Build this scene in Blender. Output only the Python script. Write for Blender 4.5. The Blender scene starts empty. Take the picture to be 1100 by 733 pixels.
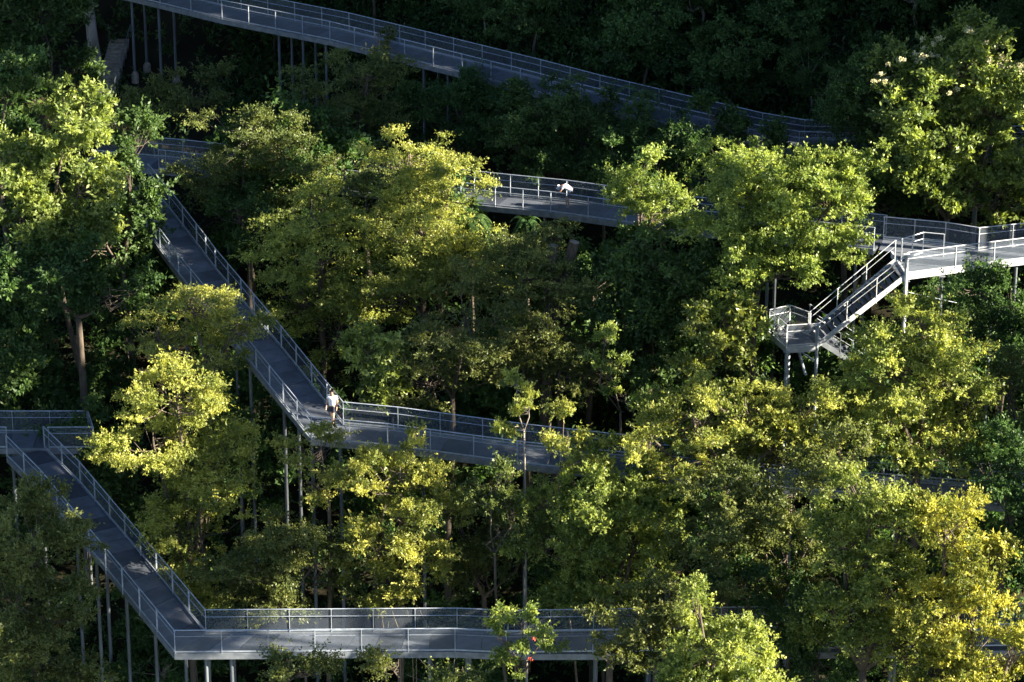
import bpy, math, random
import numpy as np
from mathutils import Vector, Matrix
random.seed(7); rng = np.random.default_rng(11)
R = math.radians
sc = bpy.context.scene
COL = sc.collection

# ------------------------------------------------------------------ camera
PITCH = R(22); F = 3555.0; PW, PH = 1100.0, 733.0
CAM = np.array([0.0, -133.8, 69.2])
FWD = np.array([0, math.cos(PITCH), -math.sin(PITCH)]); UP = np.array([0, math.sin(PITCH), math.cos(PITCH)])
cd = bpy.data.cameras.new('camera'); cam = bpy.data.objects.new('camera', cd); COL.objects.link(cam)
cam.location = CAM; cam.rotation_euler = (R(90) - PITCH, 0, 0)
cd.sensor_width = 36; cd.lens = F / PW * 36; cd.clip_start = 1; cd.clip_end = 2000
sc.camera = cam
def ray(px, py):
    return FWD + np.array([1.0, 0, 0]) * ((px - PW/2) / F) - UP * ((py - PH/2) / F)
def at_z(px, py, z):
    r = ray(px, py); return CAM + r * ((z - CAM[2]) / r[2])
def at_y(px, py, y):
    r = ray(px, py); return CAM + r * ((y - CAM[1]) / r[1])
def proj(p):
    v = np.asarray(p) - CAM; d = v @ FWD
    return PW/2 + F * v[0] / d, PH/2 - F * (v @ UP) / d, d

# ------------------------------------------------------------------ terrain
def sst(a, b, x):
    t = np.clip((x - a) / (b - a), 0, 1); return t*t*(3-2*t)
def yT(x): return np.interp(x, [-60,-29.3,-22.7,-10.2,1.1,9.3,19.2,40], [66,64.2,61.1,53.9,46.2,40.7,36.9,36.5])
def ground(x, y):
    x = np.asarray(x, float); y = np.asarray(y, float)
    yy = np.clip(y, -75, 40)
    tT = y - yT(x)
    z = -17 + 0.50*yy - 0.1*np.minimum(yy+30, 0) + .25*np.clip(np.minimum(y, yT(x))-40, 0, 40)
    z = z + 4.3*sst(-7, 0, tT)*sst(-14, 2, x) + .8*np.clip(tT-1, 0, 90)
    z = z + 11*sst(33, 60, x)*sst(-10, 30, y) + 5*sst(-36, -60, x)*sst(-10, 30, y)
    z = z + 0.45*np.sin(x*.31+1)*np.cos(y*.27) + 0.25*np.sin(x*.83+y*.6) + .12*np.sin(x*2.1-y*1.7)
    return z
def hit_ground(px, py):
    r = ray(px, py); t = 80.0
    while t < 500:
        p = CAM + r*t
        if p[2] < ground(p[0], p[1]): return p
        t += .15
    return p

# ------------------------------------------------------------------ materials
def mat_new(name):
    m = bpy.data.materials.new(name); m.use_nodes = True
    nt = m.node_tree; nt.nodes.clear()
    return m, nt, nt.nodes.new('ShaderNodeOutputMaterial')
def N(nt, t, **k):
    n = nt.nodes.new(t)
    for a, b in k.items():
        if a.startswith('_'): setattr(n, a[1:], b)
        else: n.inputs[a].default_value = b
    return n
def c4(c): return (c[0], c[1], c[2], 1)
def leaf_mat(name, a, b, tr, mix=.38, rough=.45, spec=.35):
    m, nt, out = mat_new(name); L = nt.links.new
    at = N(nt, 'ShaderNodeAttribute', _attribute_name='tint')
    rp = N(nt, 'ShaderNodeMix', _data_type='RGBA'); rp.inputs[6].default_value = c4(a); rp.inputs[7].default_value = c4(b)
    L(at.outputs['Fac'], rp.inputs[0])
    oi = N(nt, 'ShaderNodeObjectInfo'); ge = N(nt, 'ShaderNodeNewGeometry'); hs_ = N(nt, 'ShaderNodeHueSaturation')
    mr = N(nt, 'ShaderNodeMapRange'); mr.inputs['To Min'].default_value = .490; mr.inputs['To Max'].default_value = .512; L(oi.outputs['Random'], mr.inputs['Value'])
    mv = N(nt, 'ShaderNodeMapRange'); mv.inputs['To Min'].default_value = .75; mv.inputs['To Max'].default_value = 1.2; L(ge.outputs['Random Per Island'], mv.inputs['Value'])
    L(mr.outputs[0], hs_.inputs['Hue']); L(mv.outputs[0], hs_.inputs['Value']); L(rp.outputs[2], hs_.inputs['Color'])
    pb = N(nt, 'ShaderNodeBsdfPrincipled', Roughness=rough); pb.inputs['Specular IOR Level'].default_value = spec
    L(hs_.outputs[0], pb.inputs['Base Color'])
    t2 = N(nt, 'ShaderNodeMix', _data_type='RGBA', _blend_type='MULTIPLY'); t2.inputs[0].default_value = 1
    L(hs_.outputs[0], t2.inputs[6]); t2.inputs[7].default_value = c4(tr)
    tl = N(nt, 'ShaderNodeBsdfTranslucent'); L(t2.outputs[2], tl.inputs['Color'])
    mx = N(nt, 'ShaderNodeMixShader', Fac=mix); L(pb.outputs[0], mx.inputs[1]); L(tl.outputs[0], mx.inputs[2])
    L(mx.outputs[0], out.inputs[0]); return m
def solid(name, a, b, scale=3, rough=.6, metal=0, bump=.0, stretch=(1,1,1), spec=.5):
    m, nt, out = mat_new(name); L = nt.links.new
    tc = N(nt, 'ShaderNodeTexCoord'); mp = N(nt, 'ShaderNodeMapping'); mp.inputs['Scale'].default_value = stretch
    L(tc.outputs['Object'], mp.inputs[0])
    no = N(nt, 'ShaderNodeTexNoise', Scale=scale, Detail=5); L(mp.outputs[0], no.inputs['Vector'])
    rp = N(nt, 'ShaderNodeValToRGB'); rp.color_ramp.elements[0].position = .3; rp.color_ramp.elements[1].position = .7
    rp.color_ramp.elements[0].color = c4(a); rp.color_ramp.elements[1].color = c4(b)
    L(no.outputs[0], rp.inputs[0])
    pb = N(nt, 'ShaderNodeBsdfPrincipled', Roughness=rough, Metallic=metal); pb.inputs['Specular IOR Level'].default_value = spec
    L(rp.outputs[0], pb.inputs['Base Color'])
    if bump:
        bm_ = N(nt, 'ShaderNodeBump', Strength=bump, Distance=.05); L(no.outputs[0], bm_.inputs['Height']); L(bm_.outputs[0], pb.inputs['Normal'])
    L(pb.outputs[0], out.inputs[0]); return m
M = {}
M['yellow'] = leaf_mat('leaves_yellow_green', (.055,.095,.022), (.40,.40,.10), (1.8,1.8,1.0), .45)
M['gold']   = leaf_mat('leaves_golden', (.065,.10,.022), (.46,.43,.085), (1.8,1.75,.8), .45)
M['fresh']  = leaf_mat('leaves_fresh_green', (.045,.09,.020), (.33,.37,.095), (1.8,1.8,.9), .45)
M['olive']  = leaf_mat('leaves_olive', (.05,.078,.022), (.17,.19,.055), (1.7,1.7,.9), .4)
M['broad']  = leaf_mat('leaves_broad', (.045,.08,.022), (.30,.34,.085), (1.7,1.7,.7), .4, .45, .4)
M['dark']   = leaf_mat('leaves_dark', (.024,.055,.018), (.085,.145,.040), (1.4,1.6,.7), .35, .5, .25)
M['bark']   = solid('bark', (.045,.033,.024), (.11,.085,.06), 6, .9, 0, .5, (1,1,.25))
M['palebark'] = solid('pale_bark', (.12,.10,.08), (.32,.29,.25), 2.2, .85, 0, .5, (1,1,.35))
M['steel']  = solid('galvanised_steel', (.26,.30,.35), (.42,.46,.52), 4, .45, .25)
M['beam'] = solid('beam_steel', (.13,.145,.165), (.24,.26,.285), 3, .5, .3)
M['pale'] = solid('sunlit_steel', (.42,.44,.46), (.60,.62,.64), 4, .45, .2)  # paler copy of the steel: sun on stairs and platform put into colour
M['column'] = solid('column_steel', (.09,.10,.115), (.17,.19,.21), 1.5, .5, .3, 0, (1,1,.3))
M['concrete'] = solid('mossy_concrete', (.16,.135,.105), (.36,.30,.24), 4, .9, 0, .3)
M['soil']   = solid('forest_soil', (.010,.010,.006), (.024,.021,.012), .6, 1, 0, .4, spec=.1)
M['cut']    = solid('cut_wood', (.20,.17,.14), (.34,.29,.24), 9, .8)
M['skin']   = solid('skin', (.42,.24,.16), (.48,.28,.19), 6, .5)
M['shirt']  = solid('white_cotton', (.76,.76,.78), (.84,.84,.85), 6, .85)
M['shorts'] = solid('dark_cotton', (.015,.018,.03), (.03,.035,.05), 6, .9)
M['hair']   = solid('dark_hair', (.012,.010,.009), (.03,.024,.02), 20, .5)
M['greyhair'] = solid('pale_cap', (.5,.52,.58), (.62,.64,.70), 20, .8)
M['shoe']   = solid('shoe', (.2,.2,.2), (.35,.35,.35), 10, .7)
M['flower'] = solid('red_blossom', (.55,.05,.02), (.75,.12,.04), 10, .6)
M['blossom'] = leaf_mat('cream_blossom', (.42,.40,.22), (.62,.58,.36), (1.2,1.2,1), .3)
M['straw']  = solid('dry_stem', (.16,.12,.07), (.28,.21,.12), 6, .8)
# deck grating: tint attribute gives each panel its own tone
m, nt, out = mat_new('deck_grating'); L = nt.links.new
at_ = N(nt, 'ShaderNodeAttribute', _attribute_name='tint')
rp = N(nt, 'ShaderNodeMix', _data_type='RGBA'); rp.inputs[6].default_value = (.040,.048,.064,1); rp.inputs[7].default_value = (.12,.135,.165,1); L(at_.outputs['Fac'], rp.inputs[0])
tc = N(nt, 'ShaderNodeTexCoord'); no = N(nt, 'ShaderNodeTexNoise', Scale=1.1, Detail=8, Roughness=.7); L(tc.outputs['Object'], no.inputs['Vector'])
ov = N(nt, 'ShaderNodeMix', _data_type='RGBA', _blend_type='OVERLAY'); ov.inputs[0].default_value = 1.0
L(rp.outputs[2], ov.inputs[6]); L(no.outputs[0], ov.inputs[7])
pb = N(nt, 'ShaderNodeBsdfPrincipled', Roughness=.55, Metallic=.3); L(ov.outputs[2], pb.inputs['Base Color']); L(pb.outputs[0], out.inputs[0]); M['deck'] = m
# fine woven wire mesh infill: mostly open
m, nt, out = mat_new('wire_mesh'); L = nt.links.new
pb = N(nt, 'ShaderNodeBsdfPrincipled', Roughness=.5, Metallic=.3); pb.inputs['Base Color'].default_value = (.21,.25,.31,1)
tp = N(nt, 'ShaderNodeBsdfTransparent'); mx = N(nt, 'ShaderNodeMixShader', Fac=.27)
L(tp.outputs[0], mx.inputs[1]); L(pb.outputs[0], mx.inputs[2]); L(mx.outputs[0], out.inputs[0]); M['mesh'] = m

# ------------------------------------------------------------------ mesh building
class MB:
    def __init__(s): s.v = []; s.f = []
    def ring(s, pts):
        i = len(s.v); s.v.extend([tuple(map(float, p)) for p in pts]); return list(range(i, i+len(pts)))
    def bridge(s, a, b):
        n = len(a)
        for k in range(n): s.f.append((a[k], a[(k+1) % n], b[(k+1) % n], b[k]))
    def tube(s, pts, rad, n=6, cap=True):
        pts = [np.asarray(p, float) for p in pts]
        if not hasattr(rad, '__len__'): rad = [rad]*len(pts)
        prev = None; first = None
        ref = np.array([0.31, 0.17, 0.93])
        for i, p in enumerate(pts):
            d = pts[min(i+1, len(pts)-1)] - pts[max(i-1, 0)]; d = d/(np.linalg.norm(d)+1e-9)
            rf = ref if abs(d @ ref) < .9 else np.array([1., 0, 0])
            u = np.cross(d, rf); u /= np.linalg.norm(u); w = np.cross(d, u)
            if prev is not None and 0: pass
            rg = s.ring([p + rad[i]*(math.cos(2*math.pi*k/n)*u + math.sin(2*math.pi*k/n)*w) for k in range(n)])
            if prev: s.bridge(prev, rg)
            else: first = rg
            prev = rg
        if cap: s.f.append(tuple(first[::-1])); s.f.append(tuple(prev))
    def box(s, c, ax, ay, az):
        c = np.asarray(c, float); ax, ay, az = map(lambda q: np.asarray(q, float), (ax, ay, az))
        a = s.ring([c-ax-ay-az, c+ax-ay-az, c+ax+ay-az, c-ax+ay-az]); b = s.ring([c-ax-ay+az, c+ax-ay+az, c+ax+ay+az, c-ax+ay+az])
        s.bridge(a, b); s.f.append(tuple(a[::-1])); s.f.append(tuple(b))
    def sweep(s, poly, lats, prof):
        # poly: list of pts, lats: mitred lateral vectors, prof: [(lateral, height)]
        prev = None
        for p, m_ in zip(poly, lats):
            rg = s.ring([p + m_*a + np.array([0, 0, h]) for a, h in prof])
            if prev: s.bridge(prev, rg)
            else: s.f.append(tuple(rg[::-1]))
            prev = rg
        s.f.append(tuple(prev))
    def build(s, name, mat, parent=None, origin=(0,0,0), tint=None, smooth=False):
        me = bpy.data.meshes.new(name); o3 = np.asarray(origin, float)
        me.from_pydata([tuple(np.asarray(v)-o3) for v in s.v], [], s.f)
        me.materials.append(mat)
        if smooth: me.polygons.foreach_set('use_smooth', [True]*len(me.polygons))
        if tint is not None:
            a = me.attributes.new('tint', 'FLOAT', 'POINT'); a.data.foreach_set('value', np.asarray(tint, dtype=np.float32))
        me.update()
        o = bpy.data.objects.new(name, me); COL.objects.link(o)
        if parent: o.parent = parent
        else: o.location = o3
        return o
def tag(o, label=None, cat=None, group=None, kind=None):
    if label: o['label'] = label
    if cat: o['category'] = cat
    if group: o['group'] = group
    if kind: o['kind'] = kind
    return o
def empty(name, loc, label, cat, group=None):
    o = bpy.data.objects.new(name, None); o.empty_display_size = .3; COL.objects.link(o); o.location = [float(q) for q in loc]
    return tag(o, label, cat, group)
def quad_mesh(name, V, tint, mat, parent=None):
    n = len(V)//4; me = bpy.data.meshes.new(name)
    me.vertices.add(len(V)); me.vertices.foreach_set('co', V.astype(np.float32).ravel())
    me.loops.add(n*4); me.loops.foreach_set('vertex_index', np.arange(n*4, dtype=np.int32))
    me.polygons.add(n); me.polygons.foreach_set('loop_start', np.arange(0, n*4, 4, dtype=np.int32)); me.polygons.foreach_set('loop_total', np.full(n, 4, dtype=np.int32))
    a = me.attributes.new('tint', 'FLOAT', 'POINT'); a.data.foreach_set('value', np.repeat(tint, 4).astype(np.float32))
    me.materials.append(mat); me.update(calc_edges=True)
    o = bpy.data.objects.new(name, me); COL.objects.link(o)
    if parent: o.parent = parent
    return o
def unit(v): return v/(np.linalg.norm(v, axis=-1, keepdims=True)+1e-9)

# ------------------------------------------------------------------ foliage
TYPES = {  # leaf length, width, clump radius, sprigs, leaves per sprig, vertical squash, clumps per m2, up bias
 'fine':  dict(L=.145, W=.078, rc=.70, sp=16, lv=12, sq=.75, den=.95, up=.75),
 'airy':  dict(L=.14, W=.070, rc=.82, sp=14, lv=12, sq=.42, den=.72, up=.45),
 'broad': dict(L=.26, W=.125, rc=.70, sp=12, lv=9,  sq=.85, den=.95, up=.5),
 'dense': dict(L=.16, W=.085, rc=.66, sp=15, lv=12, sq=.8,  den=1.15, up=.7),
 'sparse':dict(L=.16, W=.080, rc=.42, sp=11,  lv=9,  sq=.6,  den=.9, up=.8),
 'back':  dict(L=.30, W=.15,  rc=.95, sp=11, lv=9,  sq=.8,  den=.62, up=.5),
}
def clumps_on(c, r, T, k=1.0):
    rx, ry, rz = r
    area = 4*math.pi*(((rx*ry)**1.6+(rx*rz)**1.6+(ry*rz)**1.6)/3)**(1/1.6)
    n = max(5, int(area*T['den']*k*1.5))
    # lumpy outline: random lobes and hollows, then plumes (sprays) of several leaf clumps each
    lobes = unit(rng.normal(size=(9, 3))); amp = rng.uniform(-.36, .22, 9)
    per = 6; m = max(2, n//per); R3 = np.array([rx, ry, rz]); rm = min(rx, ry, rz)
    u = unit(rng.normal(size=(m*3, 3))); u = u[(u[:, 2] > -.3) | (rng.random(m*3) < .4)][:m]
    rad = 1 + (np.exp(-6*(1 - u@lobes.T))*amp).sum(1)
    base = c + u*R3*(rad*np.where(rng.random(len(u)) < .75, rng.uniform(.68, .92, len(u)), rng.uniform(.3, .68, len(u))))[:, None]
    ax = unit(u*[1, 1, .6] + rng.normal(size=u.shape)*.3 + np.array([0, 0, .25 if T['sq'] < .5 else .75]))
    t = rng.uniform(-.25, 1, (len(u), per)); ln = (rm*rng.uniform(.28, .55, len(u)) + .25)[:, None]
    P = base[:, None, :] + ax[:, None, :]*(t*ln)[..., None] + rng.normal(size=(len(u), per, 3))*np.array([1, 1, .6])*((.24*rm+.08)*(1.15-t*.75))[..., None]
    return P.reshape(-1, 3), np.repeat(unit(u+ax*.5), per, axis=0)
def foliage(cl, u, T):
    n = len(cl); S, K = T['sp'], T['lv']
    rc = T['rc']*rng.uniform(.55, 1.3, n)
    ct = rng.random(n)**1.3*.75
    d = unit(u[:, None, :]*.55 + rng.normal(size=(n, S, 3))*[1, 1, .7] + np.array([0, 0, T['up']]))
    d[..., 2] *= T['sq']
    ln = rc[:, None]*np.where(rng.random((n, S)) < .15, rng.uniform(1.2, 1.75, (n, S)), rng.uniform(.5, 1.2, (n, S)))
    t = rng.uniform(.25, 1.0, (n, S, K))
    base = cl[:, None, None, :] + d[:, :, None, :]*(ln[:, :, None]*t)[..., None] + rng.normal(size=(n, S, K, 3))*.03
    ld = unit(d[:, :, None, :]*.7 + rng.normal(size=(n, S, K, 3))*.75 - np.array([0, 0, .12]))
    nr = unit(rng.normal(size=(n, S, K, 3))*.9 + np.array([0, 0, .35]) + u[:, None, None, :]*.55)
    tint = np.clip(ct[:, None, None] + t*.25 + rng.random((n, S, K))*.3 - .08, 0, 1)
    return leaf_quads(base.reshape(-1, 3), ld.reshape(-1, 3), nr.reshape(-1, 3), T['L'], T['W']), tint.ravel()
def leaf_quads(b, d, nr, L_, W_):
    m = len(b); side = unit(np.cross(d, nr)); nn = np.cross(side, d)
    l = (L_*rng.uniform(.65, 1.25, m))[:, None]; w = (W_*rng.uniform(.7, 1.2, m))[:, None]*.5
    mid = b + d*l*.48 - nn*l*.06
    V = np.empty((m, 4, 3)); V[:, 0] = b; V[:, 1] = mid+side*w; V[:, 2] = b + d*l - nn*l*.16; V[:, 3] = mid-side*w
    return V.reshape(-1, 3)
LIT, DARK, DECKS = [], [], []
def make_tree(name, label, y, ells, typ='fine', mat='yellow', group=None, trunk_r=.17, lean=0, lit=False, dens=1.0, pale=False, cat='tree', twigs=24, basex=None):
    """ells: [(px, py, rx, ry[, dy])] crown masses as seen; they are turned into real ellipsoids at world depth y"""
    T = TYPES[typ]; E = []; lit = lit or mat in ('yellow','gold','fresh') or 'sunlit' in label
    for e in ells:
        dy = e[4] if len(e) > 4 else 0
        c = at_y(e[0], e[1], y+dy); sc_ = F/proj(c)[2]
        rx, rz = e[2]/sc_, e[3]/sc_/.95
        ry = min(max(rx*.9, .6), 4.2)
        E.append((c, (rx, ry, rz)))
        if lit and len(E) > lit > 1: DARK.append((c-np.array([0, 0, .2]), rx)); continue
        (LIT if lit else DARK).append((c+np.array([rx*.25, 0, rz*.45]) if lit else c+np.array([0, 0, rz*.5]), min(rx, rz)))
    low = min(E, key=lambda q: q[0][2])
    mean = np.mean([q[0] for q in E], axis=0)
    bx = mean[0]+lean; by = y
    if basex is not None: bx = at_y(basex, ells[0][1], y)[0]
    base = np.array([bx, by, float(ground(bx, by))-.15])
    root = empty(name, base, label, cat, group)
    mb = MB()
    fork = mean.copy(); fork[2] = low[0][2]-low[1][2]*.75
    fork[2] = max(fork[2], base[2]+.8); fork[:2] = fork[:2]*.7+base[:2]*.3
    H = fork[2]-base[2]; nseg = max(3, int(H/1.6)); pts = []; rad = []
    wob = rng.normal(size=2)*.25
    for i in range(nseg+1):
        t = i/nseg; p = base*(1-t)+fork*t
        p = p + np.array([wob[0]*math.sin(t*5), wob[1]*math.sin(t*4), 0]); pts.append(p); rad.append(trunk_r*(1.25-.55*t) + (.12*trunk_r/.17 if i == 0 else 0))
    mb.tube(pts, rad, 8); top = pts[-1]
    Vs, Ts = [], []
    for c, r in E:
        mid = top*.5+c*.5 + rng.normal(size=3)*.25
        end = c + np.array([0, 0, r[2]*.45])
        mb.tube([top, mid, c, end], [trunk_r*.62, trunk_r*.48, trunk_r*.3, trunk_r*.12], 6)
        cl, u = clumps_on(c, r, T, dens)
        k = rng.choice(len(cl), min(twigs, len(cl)), replace=False)
        for j in k:
            a = c + np.array([0, 0, rng.uniform(-.6, .3)*r[2]])
            b = a*.45+cl[j]*.55 - np.array([0, 0, .12*np.linalg.norm(cl[j]-a)])
            mb.tube([a, b, cl[j]], [trunk_r*.16, trunk_r*.10, .010], 5, False)
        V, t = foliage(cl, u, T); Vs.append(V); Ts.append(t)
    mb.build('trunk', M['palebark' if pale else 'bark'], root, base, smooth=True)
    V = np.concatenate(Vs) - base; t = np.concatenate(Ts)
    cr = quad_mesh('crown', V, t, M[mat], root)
    return root
def copy_tree(o, loc, rz, s, label, group=None):
    c = o.copy(); COL.objects.link(c); c.location = loc; c.rotation_euler = (0, 0, rz); c.scale = (s, s, s*rng.uniform(.9, 1.1))
    c['label'] = label
    if group: c['group'] = group
    for ch in list(o.children):
        k = ch.copy(); COL.objects.link(k); k.parent = c
    return c

# ------------------------------------------------------------------ sky, sun
SUN_EL, SUN_AZ = 27, 16      # azimuth: degrees from +x (right) towards the camera side
w = bpy.data.worlds.new("World"); sc.world = w; w.use_nodes = True
bg = w.node_tree.nodes['Background']; sky = w.node_tree.nodes.new('ShaderNodeTexSky'); sky.sky_type = 'NISHITA'; sky.sun_disc = False; sky.air_density = .7; sky.dust_density = .3; sky.altitude = 1500
sd = Vector((math.cos(R(SUN_EL))*math.cos(R(SUN_AZ)), -math.cos(R(SUN_EL))*math.sin(R(SUN_AZ)), math.sin(R(SUN_EL))))
sky.sun_elevation = R(SUN_EL); sky.sun_rotation = math.atan2(sd.x, sd.y)
w.node_tree.links.new(sky.outputs[0], bg.inputs[0]); bg.inputs[1].default_value = .05
ld = bpy.data.lights.new('sun', 'SUN'); ld.energy = 5; ld.angle = R(.5); ld.color = (1, .90, .72)
lo = bpy.data.objects.new('sun', ld); COL.objects.link(lo); lo.rotation_euler = sd.to_track_quat('Z', 'Y').to_euler(); lo.location = (60, -60, 80)

# ------------------------------------------------------------------ ground sheet
xs = np.unique(np.concatenate([np.linspace(-420, -60, 30), np.arange(-60, 60.1, 1.0), np.linspace(60, 420, 30)]))
ys = np.unique(np.concatenate([np.linspace(-320, -40, 24), np.arange(-40, 110.1, 1.0), np.linspace(110, 520, 30)]))
X, Y = np.meshgrid(xs, ys); Z = ground(X, Y)
nx, ny = len(xs), len(ys)
me = bpy.data.meshes.new('ground')
fs = [(j*nx+i, j*nx+i+1, (j+1)*nx+i+1, (j+1)*nx+i) for j in range(ny-1) for i in range(nx-1)]
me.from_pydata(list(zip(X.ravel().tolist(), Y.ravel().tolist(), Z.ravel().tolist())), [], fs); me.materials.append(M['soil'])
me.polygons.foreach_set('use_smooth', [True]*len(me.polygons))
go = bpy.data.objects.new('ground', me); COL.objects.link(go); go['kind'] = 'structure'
# undergrowth over the slope
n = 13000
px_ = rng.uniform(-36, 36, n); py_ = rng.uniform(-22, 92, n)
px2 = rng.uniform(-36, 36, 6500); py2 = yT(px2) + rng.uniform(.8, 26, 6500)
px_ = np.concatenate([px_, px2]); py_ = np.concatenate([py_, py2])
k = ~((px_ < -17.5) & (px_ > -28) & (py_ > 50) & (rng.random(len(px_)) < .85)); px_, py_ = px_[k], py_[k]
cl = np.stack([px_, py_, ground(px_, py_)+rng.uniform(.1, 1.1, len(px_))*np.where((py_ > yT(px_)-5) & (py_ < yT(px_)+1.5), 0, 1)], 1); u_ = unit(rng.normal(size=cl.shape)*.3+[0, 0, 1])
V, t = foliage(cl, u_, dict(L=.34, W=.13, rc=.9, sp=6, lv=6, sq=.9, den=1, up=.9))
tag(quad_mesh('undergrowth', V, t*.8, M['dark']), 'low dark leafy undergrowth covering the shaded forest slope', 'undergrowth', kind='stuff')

# ------------------------------------------------------------------ walkways
WD = 1.9; RH = 1.22
def lat_vectors(poly):
    out = []
    for i in range(len(poly)):
        ds = []
        if i > 0: ds.append(poly[i]-poly[i-1])
        if i < len(poly)-1: ds.append(poly[i+1]-poly[i])
        ns = []
        for d in ds:
            d = np.array([d[0], d[1], 0]); d /= np.linalg.norm(d); ns.append(np.array([-d[1], d[0], 0]))
        m_ = sum(ns); m_ /= np.linalg.norm(m_); m_ = m_/max(.35, m_ @ ns[0]); out.append(m_)
    return out
def resample(poly, lats, off, step):
    P = [p+l*off for p, l in zip(poly, lats)]; out = []
    for a, b in zip(P[:-1], P[1:]):
        L_ = np.linalg.norm(b-a); k = max(1, round(L_/step))
        for i in range(k): out.append((a+(b-a)*i/k, (b-a)/L_))
    out.append((P[-1], (P[-1]-P[-2])/np.linalg.norm(P[-1]-P[-2]))); return out
def railing(root, P, origin, kick=True, step=2.0, mesh=True, inset=0.0, H=RH, mat='steel'):
    """P: points along the deck edge, at deck level"""
    P = [np.asarray(p, float) for p in P]; lats = lat_vectors(P)
    mb = MB()
    def prof(r, h, off=0): return [(off+r*math.cos(a), h+r*math.sin(a)) for a in [math.pi/4*k for k in range(8)]]
    mb.sweep(P, lats, prof(.026, H)); mb.sweep(P, lats, prof(.016, H-.34, inset)); mb.sweep(P, lats, [(-.012, .10), (.012, .10), (.012, .17), (-.012, .17)])
    rl = mb.build('railing', M[mat], root, origin)
    pts = resample(P, lats, 0, step)
    for p, d in pts:
        pm = MB(); a = np.array([d[0], d[1], 0]); a /= np.linalg.norm(a)+1e-9; b = np.array([-a[1], a[0], 0])
        pm.box(p+np.array([0, 0, H/2-.10]), a*.017, b*.035, [0, 0, H/2+.10]); pm.box(p+np.array([0, 0, H-.02]), a*.05, b*.02, [0, 0, .02])
        q = pm.build('post', M[mat], rl, origin)
    if mesh:
        for (p, _), (q, _) in zip(pts[:-1], pts[1:]):
            pm = MB(); d = q-p; d = d/np.linalg.norm(d); p1, q1 = p+d*.05, q-d*.05; s_ = np.array([-d[1], d[0], 0])*.004
            z0 = np.array([0, 0, .18]); z1 = np.array([0, 0, H-.05])
            i = pm.ring([p1+z0, q1+z0, q1+z1, p1+z1]); pm.f.append(tuple(i))
            pm.build('mesh_panel', M['mesh'], rl, origin)
    return rl
def sub(P, a, b):
    """part of an edge polyline between picture columns a..b is chosen with real x"""
    return P
def column(root, p, origin, r=.085, footing=False, zb=None, top=-.30, mat='column'):
    x, y, z = p; g = float(ground(x, y))-.2 if zb is None else zb
    mb = MB(); mb.tube([(x, y, g), (x, y, z+top)], r, 12); mb.box((x, y, z+top+.015), (.16, 0, 0), (0, .16, 0), (0, 0, .015))
    o = mb.build('column', M[mat], root, origin, smooth=False)
    if footing:
        gz = max(g+.2, zb or -99); fb = MB(); fb.tube([(x, y, gz-.3), (x, y, gz+.55), (x, y, gz+.75)], [.26, .24, .12], 10)
        fb.build('footing', M['concrete'], o, origin)
    return o
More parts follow.
